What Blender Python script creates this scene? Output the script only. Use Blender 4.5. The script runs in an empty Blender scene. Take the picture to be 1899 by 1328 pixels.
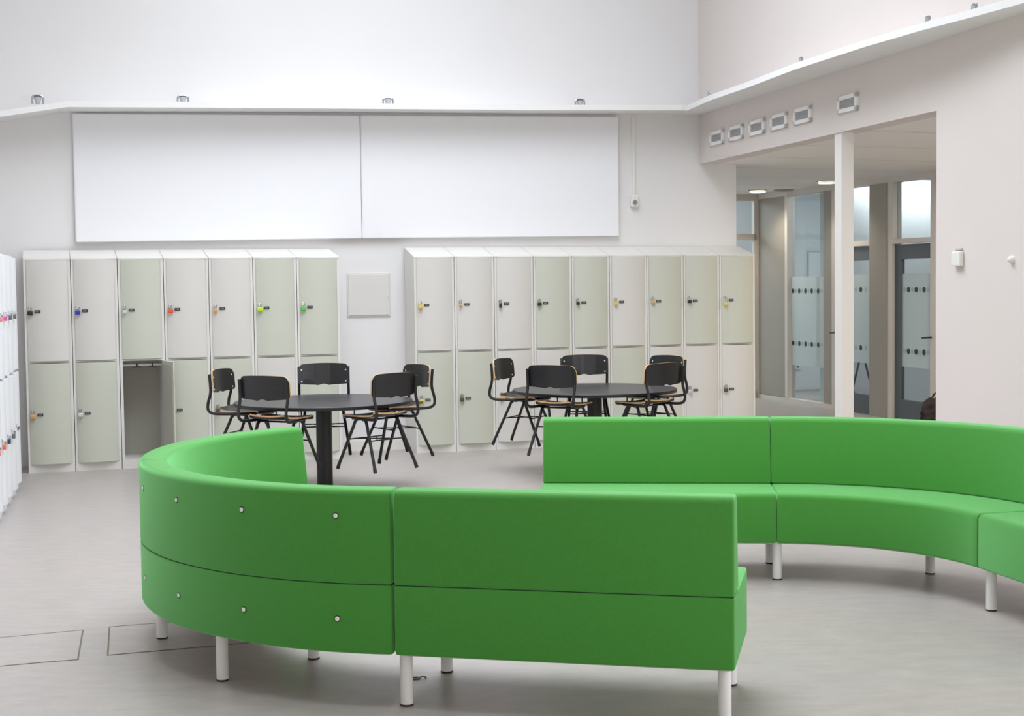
import bpy, bmesh, math, random
from mathutils import Vector, Matrix
random.seed(7)
PI = math.pi
SC = bpy.context.scene
COL = SC.collection

# ------------------------------------------------------------------ camera
cam_d = bpy.data.cameras.new('camera')
cam_d.sensor_width = 36.0
cam_d.lens = 36.0 * 2733.6 / 1899.0
cam_d.clip_end = 200
cam = bpy.data.objects.new('camera', cam_d)
COL.objects.link(cam)
pitch, roll = .0509, .0120
fw = Vector((0, math.cos(pitch), -math.sin(pitch)))
up0 = Vector((0, math.sin(pitch), math.cos(pitch)))
x0 = Vector((1, 0, 0))
xr = x0 * math.cos(roll) - up0 * math.sin(roll)
ur = x0 * math.sin(roll) + up0 * math.cos(roll)
cam.matrix_world = Matrix(((xr.x, ur.x, -fw.x, 0), (xr.y, ur.y, -fw.y, 0), (xr.z, ur.z, -fw.z, 1.62), (0, 0, 0, 1)))
SC.camera = cam

# ------------------------------------------------------------------ colour management, sky
SC.view_settings.view_transform = 'Standard'
SC.view_settings.look = 'None'
SC.view_settings.gamma = 1
SC.view_settings.exposure = -0.04
SC.view_settings.use_curve_mapping = False
world = bpy.data.worlds.new('overcast_sky')
SC.world = world
world.use_nodes = True
bg = world.node_tree.nodes['Background']
bg.inputs[0].default_value = (.90, .945, 1.0, 1)
bg.inputs[1].default_value = 1.5

def area(name, loc, target, sx, sy, power, color):
    d = bpy.data.lights.new(name, 'AREA'); d.shape = 'RECTANGLE'; d.size = sx; d.size_y = sy
    d.energy = power; d.color = color
    o = bpy.data.objects.new(name, d); COL.objects.link(o)
    o.location = loc
    o.rotation_euler = (Vector(target) - Vector(loc)).to_track_quat('-Z', 'Y').to_euler()
    return o
# daylight coming down through the long roof light of the hall
rl = area('roof_daylight', (-.7, 8.9, 6.3), (-.7, 8.9, 0), 4.2, 8.2, 300, (.90, .93, 1.0))
rl.data.spread = math.radians(115)
area('roof_daylight_rear', (-.1, 10.8, 6.25), (-.1, 10.8, 0), 3.0, 4.2, 135, (.79, .875, 1.0))
# added warm fill, unseen, in front of the window band behind the photographer
area('warm_fill_light', (.6, -3.7, 2.4), (1.2, 6, .3), 7.0, 2.6, 75, (1.0, .78, .62))
# daylight through the window band in the right wall, beyond the right frame edge
area('side_window_daylight', (4.30, 4.2, 1.75), (-4.6, 11.0, 2.0), 5.6, 2.4, 120, (.95, .96, 1.0))
area('room_fill_light', (5.1, 19.2, 2.88), (5.1, 19.2, 0), 1.6, 1.2, 62, (.93, .96, 1.0))  # unseen fill added under the ceiling to brighten the first room
area('group_room_fill_light', (7.0, 15.2, 2.88), (7.0, 15.2, 0), 1.8, 2.2, 50, (.93, .96, 1.0))  # same kind of added fill, for the room behind the doors
area('far_room_fill_light', (1.6, 22.0, 3.0), (1.6, 22.0, 0), 2.4, 2.0, 150, (.84, .93, 1.0))  # added overhead fill, stands in for the far room's bright window

# ------------------------------------------------------------------ materials
def lin(c):
    return tuple(((v / 255) / 12.92 if v / 255 <= .04045 else ((v / 255 + .055) / 1.055) ** 2.4) for v in c)
def mat(name, rgb, rough=.5, metal=0., noise=0., nscale=8., stretch=(1, 1, 1), bump=0., bscale=200., sheen=0., spec=.5, coat=0.):
    m = bpy.data.materials.new(name); m.use_nodes = True
    nt = m.node_tree; p = nt.nodes['Principled BSDF']
    c = lin(rgb)
    p.inputs['Base Color'].default_value = (*c, 1)
    p.inputs['Roughness'].default_value = rough
    p.inputs['Metallic'].default_value = metal
    p.inputs['Specular IOR Level'].default_value = spec
    if sheen:
        p.inputs['Sheen Weight'].default_value = sheen
        p.inputs['Sheen Roughness'].default_value = .45
        p.inputs['Sheen Tint'].default_value = (.42, 1.0, .45, 1)
    if coat: p.inputs['Coat Weight'].default_value = coat
    tc = nt.nodes.new('ShaderNodeTexCoord')
    mp = nt.nodes.new('ShaderNodeMapping'); mp.inputs['Scale'].default_value = stretch
    nt.links.new(tc.outputs['Object'], mp.inputs[0])
    n = nt.nodes.new('ShaderNodeTexNoise'); n.inputs['Scale'].default_value = nscale; n.inputs['Detail'].default_value = 5
    nt.links.new(mp.outputs[0], n.inputs['Vector'])
    if noise:
        r = nt.nodes.new('ShaderNodeValToRGB')
        r.color_ramp.elements[0].position = .3; r.color_ramp.elements[1].position = .7
        r.color_ramp.elements[0].color = (*[v * (1 - noise) for v in c], 1)
        r.color_ramp.elements[1].color = (*[min(1, v * (1 + noise)) for v in c], 1)
        nt.links.new(n.outputs['Fac'], r.inputs[0]); nt.links.new(r.outputs[0], p.inputs['Base Color'])
    if bump:
        b = nt.nodes.new('ShaderNodeBump'); b.inputs['Strength'].default_value = bump; b.inputs['Distance'].default_value = .002
        n2 = nt.nodes.new('ShaderNodeTexNoise'); n2.inputs['Scale'].default_value = bscale; n2.inputs['Detail'].default_value = 3
        nt.links.new(tc.outputs['Object'], n2.inputs['Vector'])
        nt.links.new(n2.outputs['Fac'], b.inputs['Height']); nt.links.new(b.outputs[0], p.inputs['Normal'])
    return m
def emit(name, rgb, s):
    m = bpy.data.materials.new(name); m.use_nodes = True
    nt = m.node_tree; nt.nodes.clear()
    e = nt.nodes.new('ShaderNodeEmission'); e.inputs[0].default_value = (*lin(rgb), 1); e.inputs[1].default_value = s
    o = nt.nodes.new('ShaderNodeOutputMaterial'); nt.links.new(e.outputs[0], o.inputs[0]); return m
def glass_mat(name, tint, refl=.08, milk=0., milkcol=(210, 228, 228)):
    m = bpy.data.materials.new(name); m.use_nodes = True
    nt = m.node_tree; nt.nodes.clear()
    tr = nt.nodes.new('ShaderNodeBsdfTransparent'); tr.inputs[0].default_value = (*lin(tint), 1)
    gl = nt.nodes.new('ShaderNodeBsdfGlossy'); gl.inputs['Roughness'].default_value = .03
    mx = nt.nodes.new('ShaderNodeMixShader'); mx.inputs[0].default_value = refl
    nt.links.new(tr.outputs[0], mx.inputs[1]); nt.links.new(gl.outputs[0], mx.inputs[2])
    out = nt.nodes.new('ShaderNodeOutputMaterial'); last = mx
    if milk:
        a = nt.nodes.new('ShaderNodeBsdfDiffuse'); a.inputs[0].default_value = (*lin(milkcol), 1)
        b = nt.nodes.new('ShaderNodeBsdfTranslucent'); b.inputs[0].default_value = (*lin(milkcol), 1)
        ab = nt.nodes.new('ShaderNodeMixShader'); ab.inputs[0].default_value = .5
        nt.links.new(a.outputs[0], ab.inputs[1]); nt.links.new(b.outputs[0], ab.inputs[2])
        m2 = nt.nodes.new('ShaderNodeMixShader'); m2.inputs[0].default_value = milk
        nt.links.new(mx.outputs[0], m2.inputs[1]); nt.links.new(ab.outputs[0], m2.inputs[2]); last = m2
    nt.links.new(last.outputs[0], out.inputs[0]); return m

M = {}
M['wall'] = mat('white_plaster', (226, 224, 223), .85, noise=.012, nscale=1.5, bump=.08, bscale=90)
M['wall_r'] = mat('plaster_warm_light_tint', (217, 208, 203), .85, noise=.012, nscale=1.5, bump=.08, bscale=90)  # the white plaster, warmed and darkened to paint in how it is lit
M['ceil'] = mat('ceiling_paint', (222, 221, 218), .9, noise=.01)
M['ledge'] = mat('painted_board', (236, 235, 233), .55, noise=.015, nscale=3)
M['panel'] = mat('felt_board_white', (236, 236, 238), .9, bump=.1, bscale=300)
M['base'] = mat('skirting_paint', (226, 223, 216), .5)
M['green'] = mat('green_wool', (62, 140, 46), .75, noise=.07, nscale=420, bump=.5, bscale=700, sheen=1., spec=.4)
M['seam_shade'] = mat('seam_shade_green', (24, 58, 22), .95)
M['board'] = mat('pale_underside_board', (196, 190, 178), .8)
M['metal_white'] = mat('white_powder_coat', (226, 226, 224), .35)
M['rubber'] = mat('black_rubber', (22, 22, 24), .6)
M['screwcap'] = mat('zinc_screw', (240, 240, 238), .4, .1)
M['hole'] = mat('dark_recess', (40, 52, 40), .9)
M['locker'] = mat('locker_light_grey', (219, 217, 211), .45, noise=.01)
M['door_white'] = mat('locker_door_pearl', (211, 208, 202), .42, noise=.012, nscale=2)
M['door_green'] = mat('locker_door_sage', (196, 198, 184), .42, noise=.012, nscale=2)
M['locker_w'] = mat('locker_white', (232, 234, 236), .4)
M['inside'] = mat('locker_inside', (176, 174, 164), .6)
M['plate'] = mat('number_plate_black', (38, 38, 40), .4)
M['plate_txt'] = mat('number_plate_text', (200, 200, 200), .5)
M['steel'] = mat('bright_steel', (190, 190, 190), .25, 1.)
M['darkgap'] = mat('joint_grey_paint', (120, 118, 112), .8)
M['black_steel'] = mat('black_tube', (20, 20, 21), .38)
M['black_ply'] = mat('black_stained_ply', (24, 24, 27), .42, noise=.25, nscale=5, stretch=(1, 1, 14), coat=.15)
M['birch'] = mat('birch_edge', (205, 168, 120), .5, noise=.08, nscale=60)
M['tabletop'] = mat('black_laminate', (42, 42, 46), .33, noise=.1, nscale=4, bump=.05)
M['table_edge'] = mat('black_edge', (26, 26, 28), .4)
M['disc'] = mat('grey_base_plate', (120, 118, 116), .35, .4)
M['taupe'] = mat('grey_beige_panel', (154, 148, 138), .6, noise=.01)
M['frame'] = mat('frame_grey_beige', (206, 200, 192), .5)
M['doorgrey'] = mat('door_slate', (82, 90, 94), .5)
M['pillar'] = mat('pillar_paint', (226, 222, 216), .5)
M['ceilpanel'] = mat('corridor_ceiling', (232, 230, 226), .9)
M['room'] = mat('room_white', (222, 226, 228), .9)
M['glass'] = glass_mat('clear_glass', (240, 244, 244), .04)
M['frost'] = glass_mat('frosted_film', (238, 243, 243), .04, .8, (226, 234, 234))
M['dot_black'] = mat('film_dot_black', (22, 36, 42), .5)
M['dot_grey'] = mat('film_dot_grey', (172, 184, 184), .6)
M['lamp'] = emit('downlight_glow', (255, 238, 196), 5.5)
M['vent'] = mat('vent_grille', (188, 188, 190), .6)
M['plastic'] = mat('white_plastic', (228, 226, 220), .4)
M['hatch'] = mat('hatch_paint', (214, 211, 206), .6)
M['lampmetal'] = mat('brushed_aluminium', (186, 190, 196), .45, .55)
M['bag'] = mat('dark_bag_cloth', (48, 40, 38), .9, noise=.3, nscale=30, bump=.5, bscale=60)
M['key'] = mat('worn_metal', (120, 112, 100), .35, .8)

def floor_material():
    m = bpy.data.materials.new('grey_linoleum'); m.use_nodes = True
    nt = m.node_tree; p = nt.nodes['Principled BSDF']
    tc = nt.nodes.new('ShaderNodeTexCoord')
    def noise(sc, stretch, rot, det=6):
        mp = nt.nodes.new('ShaderNodeMapping'); mp.inputs['Scale'].default_value = stretch
        mp.inputs['Rotation'].default_value = (0, 0, rot)
        nt.links.new(tc.outputs['Object'], mp.inputs[0])
        n = nt.nodes.new('ShaderNodeTexNoise'); n.inputs['Scale'].default_value = sc; n.inputs['Detail'].default_value = det
        n.inputs['Roughness'].default_value = .65
        nt.links.new(mp.outputs[0], n.inputs['Vector']); return n
    a = noise(6, (1, 2.4, 1), -.2); b = noise(50, (1, 2.2, 1), -.2, 3); c = noise(.8, (1, 1, 1), 0, 3)
    r = nt.nodes.new('ShaderNodeValToRGB'); r.color_ramp.elements[0].position = .33; r.color_ramp.elements[1].position = .68
    r.color_ramp.elements[0].color = (*lin((156, 149, 144)), 1); r.color_ramp.elements[1].color = (*lin((169, 162, 157)), 1)
    nt.links.new(a.outputs['Fac'], r.inputs[0])
    r2 = nt.nodes.new('ShaderNodeValToRGB'); r2.color_ramp.elements[0].position = .3; r2.color_ramp.elements[1].position = .72
    r2.color_ramp.elements[0].color = (.93, .93, .93, 1); r2.color_ramp.elements[1].color = (1.04, 1.04, 1.04, 1)
    nt.links.new(b.outputs['Fac'], r2.inputs[0])
    r3 = nt.nodes.new('ShaderNodeValToRGB'); r3.color_ramp.elements[0].position = .35; r3.color_ramp.elements[1].position = .7
    r3.color_ramp.elements[0].color = (.97, .985, 1.0, 1); r3.color_ramp.elements[1].color = (1.02, 1.0, .97, 1)
    nt.links.new(c.outputs['Fac'], r3.inputs[0])
    m1 = nt.nodes.new('ShaderNodeMix'); m1.data_type = 'RGBA'; m1.blend_type = 'MULTIPLY'; m1.inputs['Factor'].default_value = 1
    nt.links.new(r.outputs[0], m1.inputs[6]); nt.links.new(r2.outputs[0], m1.inputs[7])
    m2 = nt.nodes.new('ShaderNodeMix'); m2.data_type = 'RGBA'; m2.blend_type = 'MULTIPLY'; m2.inputs['Factor'].default_value = 1
    nt.links.new(m1.outputs[2], m2.inputs[6]); nt.links.new(r3.outputs[0], m2.inputs[7])
    nt.links.new(m2.outputs[2], p.inputs['Base Color'])
    p.inputs['Roughness'].default_value = .38
    p.inputs['Specular IOR Level'].default_value = .9
    return m
M['floor'] = floor_material()

# ------------------------------------------------------------------ helpers
def V(*a): return Vector(a)
def to_mesh(name, bm, mats, smooth=False, smooth_angle=None):
    me = bpy.data.meshes.new(name)
    bmesh.ops.recalc_face_normals(bm, faces=bm.faces[:])
    bm.to_mesh(me); bm.free()
    if not isinstance(mats, (list, tuple)): mats = [mats]
    for m in mats: me.materials.append(m)
    if smooth:
        for p in me.polygons: p.use_smooth = True
        me.set_sharp_from_angle(angle=math.radians(smooth_angle or 38))
    return me
def link(name, me, parent=None, loc=(0, 0, 0), rz=0., label=None):
    o = bpy.data.objects.new(name, me); COL.objects.link(o)
    if parent: o.parent = parent
    o.location = loc; o.rotation_euler = (0, 0, rz)
    if label: o['label'] = label
    return o
def obj(name, bm, mats, parent=None, loc=(0, 0, 0), rz=0., smooth=False, ang=None, label=None):
    return link(name, to_mesh(name, bm, mats, smooth, ang), parent, loc, rz, label)
def tag(o, label, cat, group=None):
    o['label'] = label; o['category'] = cat
    if group: o['group'] = group
    return o
def thing(name, label, cat, loc=(0, 0, 0), rz=0., group=None):
    o = bpy.data.objects.new(name, None); COL.objects.link(o)
    o.empty_display_size = .1; o.location = loc; o.rotation_euler = (0, 0, rz)
    return tag(o, label, cat, group)
def struct(name, bm, mats, parent=None, smooth=False):
    o = obj(name, bm, mats, parent, smooth=smooth)
    if parent is None: o['kind'] = 'structure'
    return o
def BM(): return bmesh.new()
def box(bm, x0, x1, y0, y1, z0, z1, mi=0, M4=None, bev=0., seg=2):
    vs = [V(x, y, z) for z in (z0, z1) for y in (y0, y1) for x in (x0, x1)]
    if M4: vs = [M4 @ v for v in vs]
    v = [bm.verts.new(p) for p in vs]
    fs = [bm.faces.new([v[i] for i in q]) for q in ((0, 1, 3, 2), (4, 6, 7, 5), (0, 4, 5, 1), (2, 3, 7, 6), (0, 2, 6, 4), (1, 5, 7, 3))]
    for f in fs: f.material_index = mi
    if bev:
        es = list({e for f in fs for e in f.edges})
        r = bmesh.ops.bevel(bm, geom=es, offset=bev, segments=seg, affect='EDGES', profile=.5)
        for f in r['faces']: f.material_index = mi
    return fs
def prism(bm, poly, z0, z1, mi=0):
    a = [bm.verts.new((x, y, z0)) for x, y in poly]; b = [bm.verts.new((x, y, z1)) for x, y in poly]
    n = len(poly); fs = [bm.faces.new(a), bm.faces.new(b)]
    for i in range(n): fs.append(bm.faces.new((a[i], a[(i + 1) % n], b[(i + 1) % n], b[i])))
    for f in fs: f.material_index = mi
    return fs
def tube(bm, pts, r, n=8, mi=0, closed=False, r_end=None):
    pts = [Vector(p) for p in pts]; rings = []; N = len(pts); prev = None
    for i, p in enumerate(pts):
        if closed: t = pts[(i + 1) % N] - pts[i - 1]
        else: t = pts[min(i + 1, N - 1)] - pts[max(i - 1, 0)]
        t.normalize()
        if prev is None:
            a = Vector((0, 0, 1)) if abs(t.z) < .9 else Vector((1, 0, 0)); u = t.cross(a).normalized()
        else: u = (prev - t * prev.dot(t)).normalized()
        prev = u; w = t.cross(u)
        rr = r if r_end is None else r + (r_end - r) * i / (N - 1)
        rings.append([bm.verts.new(p + (u * math.cos(2 * PI * k / n) + w * math.sin(2 * PI * k / n)) * rr) for k in range(n)])
    L = N if closed else N - 1
    for i in range(L):
        A, B = rings[i], rings[(i + 1) % N]
        for k in range(n):
            f = bm.faces.new((A[k], A[(k + 1) % n], B[(k + 1) % n], B[k])); f.material_index = mi
    if not closed:
        for R_ in (rings[0], rings[-1]): bm.faces.new(R_).material_index = mi
def lathe(bm, prof, n=48, mi=0, c=(0, 0)):
    rings = []
    for r, z in prof:
        rings.append([bm.verts.new((c[0] + max(r, 1e-4) * math.cos(2 * PI * k / n), c[1] + max(r, 1e-4) * math.sin(2 * PI * k / n), z)) for k in range(n)])
    for i in range(len(rings) - 1):
        for k in range(n):
            f = bm.faces.new((rings[i][k], rings[i][(k + 1) % n], rings[i + 1][(k + 1) % n], rings[i + 1][k])); f.material_index = mi
    bm.faces.new(rings[0]).material_index = mi; bm.faces.new(rings[-1]).material_index = mi
def smooth_path(pts, it=2):
    pts = [Vector(p) for p in pts]
    for _ in range(it):
        q = [pts[0]]
        for a, b in zip(pts[:-1], pts[1:]): q += [a * .75 + b * .25, a * .25 + b * .75]
        q.append(pts[-1]); pts = q
    return pts

# ------------------------------------------------------------------ the hall
WA = .30                                   # direction of the back wall
WO = V(-1.0435, 14.4418, 0)
wd = V(math.cos(WA), math.sin(WA), 0); wn = V(-math.sin(WA), math.cos(WA), 0)
def on_back(s, d=0., z=0.): return WO + wd * s + wn * d + V(0, 0, z)
RO = V(1.963, 15.375, 0)                   # corner of back wall and right wall
rd = V(.2385, -.97, 0).normalized(); rn = V(-rd.y, rd.x, 0)      # rn points away from the hall
def on_right(s, d=0., z=0.): return RO + rd * s + rn * d + V(0, 0, z)
def xy(v): return (v.x, v.y)

bm = BM(); prism(bm, [(-8, -5), (16, -5), (16, 28), (-8, 28)], -.1, 0)
struct('floor', bm, M['floor'])
s_corner = (RO - WO).dot(wd)
s_end = (V(2.367, 15.497, 0) - WO).dot(wd)
bm = BM()
prism(bm, [xy(on_back(-4.35)), xy(on_back(s_end)), xy(on_back(s_end, .2)), xy(on_back(-4.35, .2))], 0, 2.83)
prism(bm, [xy(on_back(-4.35)), xy(on_back(s_corner + .1)), xy(on_back(s_corner + .1, .2)), xy(on_back(-4.35, .2))], 2.83, 6.5)
struct('wall_back', bm, M['wall'])
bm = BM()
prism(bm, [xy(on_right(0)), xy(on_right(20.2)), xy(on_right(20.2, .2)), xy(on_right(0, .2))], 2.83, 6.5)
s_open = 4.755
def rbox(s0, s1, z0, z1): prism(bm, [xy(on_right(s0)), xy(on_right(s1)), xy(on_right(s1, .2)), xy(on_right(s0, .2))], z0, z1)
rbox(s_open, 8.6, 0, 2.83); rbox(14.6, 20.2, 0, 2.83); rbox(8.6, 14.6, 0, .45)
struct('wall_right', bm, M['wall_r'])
bm = BM()
LW = [(-5.02, 13.24), (-3.93, 8.9), (-3.93, -4.2)]
prism(bm, LW + [(-4.13, -4.2), (-4.13, 8.9), (-5.25, 13.35)], 0, 6.5)
struct('wall_left', bm, M['wall'])
bm = BM()                                 # wall behind the photographer, with a band of windows
box(bm, -4.1, 6.9, -4.2, -4.0, 0, 1.0); box(bm, -4.1, 6.9, -4.2, -4.0, 3.6, 6.5)
box(bm, -4.1, -2.6, -4.2, -4.0, 1.0, 3.6); box(bm, 5.0, 6.9, -4.2, -4.0, 1.0, 3.6)
struct('wall_front', bm, M['wall'])
# roof with one long roof light
HX0, HX1, HY0, HY1 = -2.9, 1.5, 4.7, 13.1
bm = BM()
box(bm, -5.4, HX0, -4.3, 16, 6.5, 6.7); box(bm, HX1, 7.2, -4.3, 16, 6.5, 6.7)
box(bm, HX0, HX1, -4.3, HY0, 6.5, 6.7); box(bm, HX0, HX1, HY1, 16, 6.5, 6.7)
struct('ceiling', bm, M['ceil'])

# ledge that runs round the hall below the upper walls
def ledge_station(back, front, z, t=.05): return (back, front, z, t)
st_back = [(-3.68 - .5, 3.09), (-3.69, 3.122), (-3.12, 3.221), (-1.8, 3.25), (-.4, 3.276), (1.25, 3.30), (s_corner - .35, 3.334)]
fr_back = [.40, .40, .40, .36, .34, .35, .36]
def strip(bm, st):
    rows = []
    for b, f, z in st:
        rows.append([bm.verts.new((p.x, p.y, zz)) for p, zz in ((b, z), (f, z), (f, z + .052), (b, z + .052))])
    for A, B in zip(rows[:-1], rows[1:]):
        for k in range(4): bm.faces.new((A[k], A[(k + 1) % 4], B[(k + 1) % 4], B[k]))
    bm.faces.new(rows[0]); bm.faces.new(rows[-1])
bm = BM()
st = []
for (s, z), d in zip(st_back, fr_back): st.append((on_back(s), on_back(s, -d), z))
cz = 3.334
st.append((RO.copy(), V(1.793, 14.965, 0), cz))
for s, d in [(1.2, .335), (2.1, .345), (3.2, .40), (4.4, .38), (5.1, .33), (5.7, .25), (6.2, .20), (7.5, .20), (19.2, .20)]:
    st.append((on_right(s), on_right(s, -d), 3.335))
strip(bm, st)
struct('trim_1', bm, M['ledge'])
# skirting between the two locker rows
bm = BM()
def along(bm, s0, s1, d0, d1, z0, z1, mi=0):
    prism(bm, [xy(on_back(s0, d0)), xy(on_back(s1, d0)), xy(on_back(s1, d1)), xy(on_back(s0, d1))], z0, z1, mi)
along(bm, -4.2, s_end, -.015, 0, 0, .10)
struct('baseboard_back', bm, M['base'])

# two large white boards above the lockers
def board(s0, s1, z0a, z0b, z1a, z1b, label):
    bm = BM(); v = []
    for d in (-.055, -.003):
        for s, z in ((s0, z0a), (s1, z0b), (s1, z1b), (s0, z1a)): v.append(bm.verts.new(on_back(s, d, z)))
    for q in ((0, 1, 2, 3), (4, 5, 6, 7), (0, 1, 5, 4), (1, 2, 6, 5), (2, 3, 7, 6), (3, 0, 4, 7)): bm.faces.new([v[i] for i in q])
    bmesh.ops.bevel(bm, geom=bm.edges[:], offset=.008, segments=2, affect='EDGES')
    return tag(obj('wall_board', bm, M['panel']), label, 'board', 'white boards above the lockers')
board(-3.075, -.425, 2.035, 2.064, 3.205, 3.245, 'large white wall board on the left, hanging above the shorter locker row')
board(-.420, 2.235, 2.064, 2.082, 3.245, 3.29, 'large white wall board on the right, beside the thin vertical cable duct')

# hatch in the wall
t = thing('wall_hatch', 'square white metal hatch set in the wall between the locker rows', 'hatch', on_back(-.57, 0, 1.31), WA)
bm = BM(); box(bm, 0, .425, -.012, -.001, 0, .425, bev=.003); obj('frame', bm, M['hatch'], t)
bm = BM(); box(bm, .014, .411, -.02, -.012, .014, .411, bev=.003); obj('door', bm, M['hatch'], t)
bm = BM(); box(bm, .395, .405, -.03, -.02, .19, .215, bev=.003); obj('latch', bm, M['plastic'], t)

# cable duct and socket
t = thing('cable_duct', 'thin white vertical cable duct running down from the ledge to a socket', 'cable duct', on_back(2.415, 0, 2.50), WA)
bm = BM(); box(bm, -.016, .016, -.018, -.001, 0, .80, bev=.003); obj('duct', bm, M['plastic'], t)
t = thing('wall_socket', 'white surface-mounted wall socket at the lower end of the cable duct', 'socket', on_back(2.415, 0, 2.38), WA)
bm = BM(); box(bm, -.04, .04, -.045, -.001, 0, .125, bev=.008); obj('housing', bm, M['plastic'], t)
bm = BM()
T = Matrix.Translation((0, -.046, .045)) @ Matrix.Rotation(PI / 2, 4, 'X')
bm2 = BM(); lathe(bm2, [(.028, -.002), (.028, .003), (.022, .003), (.02, -.001)], 24); bm2.transform(T)
obj('socket_face', bm2, mat('socket_grey', (170, 168, 166), .5), t, smooth=True)

# clamps on the ledge
def clamp(p, rz, lab, sc=1.):
    t = thing('ledge_lamp', lab, 'lamp', p, rz, 'small lamps on the wall ledge')
    bm = BM()
    tube(bm, smooth_path([(-.045 * sc, 0, 0), (-.05 * sc, 0, .055 * sc), (-.035 * sc, 0, .075 * sc), (.035 * sc, 0, .075 * sc), (.05 * sc, 0, .055 * sc), (.045 * sc, 0, 0)]), .009 * sc, 8)
    obj('bracket', bm, M['steel'], t, smooth=True)
    bm = BM(); lathe(bm, [(.018 * sc, 0), (.022 * sc, .02 * sc), (.036 * sc, .062 * sc), (.033 * sc, .062 * sc), (.018 * sc, .02 * sc), (.001, .018 * sc)], 20)
    obj('lamp_cup', bm, M['lampmetal'], t, smooth=True)
    bm = BM(); lathe(bm, [(.001, .022 * sc), (.012 * sc, .024 * sc), (.014 * sc, .05 * sc), (.001, .058 * sc)], 14)
    obj('bulb', bm, M['plastic'], t, smooth=True)
for px, lab in (((-3.37, 3.265), 'silver lamp on the back ledge, the leftmost of them, above the left corner'),
                ((-2.10, 3.297), 'silver lamp on the back ledge above the left wall board'),
                ((-.18, 3.326), 'silver lamp on the back ledge, just right of the seam between the boards'),
                ((1.77, 3.36), 'silver lamp on the back ledge near the right end of the boards')):
    clamp(on_back(px[0], -.20, px[1]), WA, lab, 1.0)
for s, lab in ((1.03, 'small silver lamp on the right wall ledge, nearest the corner'),
               (3.22, 'small silver lamp on the right wall ledge above the row of five vents'),
               (5.12, 'silver lamp leaning on the right wall ledge beyond the single vent'),
               (5.6, 'small silver lamp on the right wall ledge at the top right')):
    clamp(on_right(s, {1.03: -.29, 3.22: -.35, 5.12: -.28, 5.6: -.21}[s], 3.387), math.atan2(rd.y, rd.x), lab, .62)

# vents on the lintel
rz_r = math.atan2(rd.y, rd.x)
for k, (s, lab) in enumerate([(.525, 'small wall vent with grey grille, leftmost in the row over the passage'),
                 (1.02, 'small wall vent with grey grille, second from the left over the passage'),
                 (1.53, 'small wall vent with grey grille, third from the left over the passage'),
                 (2.025, 'small wall vent with grey grille, fourth from the left over the passage'),
                 (2.52, 'small wall vent with grey grille, fifth from the left over the passage'),
                 (3.375, 'single wall vent with grey grille standing apart at the right, over the pillar')]):
    t = thing('wall_vent', lab, 'vent', on_right(s, 0, 3.048), rz_r, 'vents over the passage')
    # local +y points away from the hall
    bm = BM()
    for a in ((-.175, -.137, -.068, .068), (.137, .175, -.068, .068), (-.175, .175, .036, .068), (-.175, .175, -.068, -.036)):
        box(bm, a[0], a[1], -.022, -.001, a[2], a[3])
    obj('frame', bm, M['ledge'], t)
    bm = BM(); box(bm, -.14, .14, -.006, -.001, -.04, .04)
    for q in range(7):
        z = -.032 + q * .0105
        box(bm, -.138, .138, -.014, -.006, z, z + .004)
    obj('grille', bm, M['vent'], t)

# switch and button on the right wall
t = thing('wall_switch', 'white box-shaped wall switch with a small wire tuft on top', 'switch', on_right(5.08, 0, 1.70), rz_r)
bm = BM(); box(bm, -.055, .055, -.04, -.001, 0, .105, bev=.008); obj('housing', bm, M['plastic'], t)
bm = BM()
for k in range(4): tube(bm, [(-.03 + k * .018, -.012, .10), (-.032 + k * .018, -.012, .118 + .004 * (k % 2))], .003, 6)
box(bm, -.035, .04, -.016, -.004, .114, .126)
obj('wire_tuft', bm, mat('wire_grey', (190, 186, 180), .5), t)
t = thing('door_button', 'round white button on the right wall, right of the switch box', 'button', on_right(5.735, 0, 1.735), rz_r)
bm = BM(); lathe(bm, [(.026, 0), (.026, .01), (.020, .028), (.010, .036), (.001, .037)], 24)
bm.transform(Matrix.Rotation(PI / 2, 4, 'X')); obj('button_cap', bm, M['plastic'], t, smooth=True)

# ------------------------------------------------------------------ passage, glazed wall and rooms behind
GO = V(3.39, 20.28, 0); gd = V(.308, -1, 0).normalized(); gn = V(-gd.y, gd.x, 0)
def on_glass(s, d=0., z=0.): return GO + gd * s + gn * d + V(0, 0, z)
CZ = 2.79
bm = BM()                                   # passage ceiling, very slightly sloped
a = [on_right(-.0, .2), on_right(20, .2), on_glass(20, .1), on_glass(-.1, .1), V(-1.6, 18.8, 0), on_back(-1.2, .2)]
zz = [2.83, 2.83, CZ, CZ, CZ, 2.83]
lo = [bm.verts.new((p.x, p.y, z)) for p, z in zip(a, zz)]; hi = [bm.verts.new((p.x, p.y, z + .15)) for p, z in zip(a, zz)]
bm.faces.new(lo); bm.faces.new(hi)
for i in range(6): bm.faces.new((lo[i], lo[(i + 1) % 6], hi[(i + 1) % 6], hi[i]))
bm2 = bm
o = struct('ceiling_passage', bm2, M['ceilpanel'])
# thin joints of the ceiling boards
bm = BM()
for k in range(9):
    p = on_glass(.5 + k * 1.2, -.02); q = p - gn * 3.1
    w = gd * .004
    v = [bm.verts.new((r_.x, r_.y, z_)) for r_, z_ in ((p - w, CZ - .002), (p + w, CZ - .002), (q + w, 2.822), (q - w, 2.822))]
    bm.faces.new(v)
struct('trim_2', bm, M['darkgap'])

def gbox(bm, s0, s1, d0, d1, z0, z1, mi=0):
    prism(bm, [xy(on_glass(s0, d0)), xy(on_glass(s1, d0)), xy(on_glass(s1, d1)), xy(on_glass(s0, d1))], z0, z1, mi)
def sg(X): return (X - 3.39) / gd.x
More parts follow.
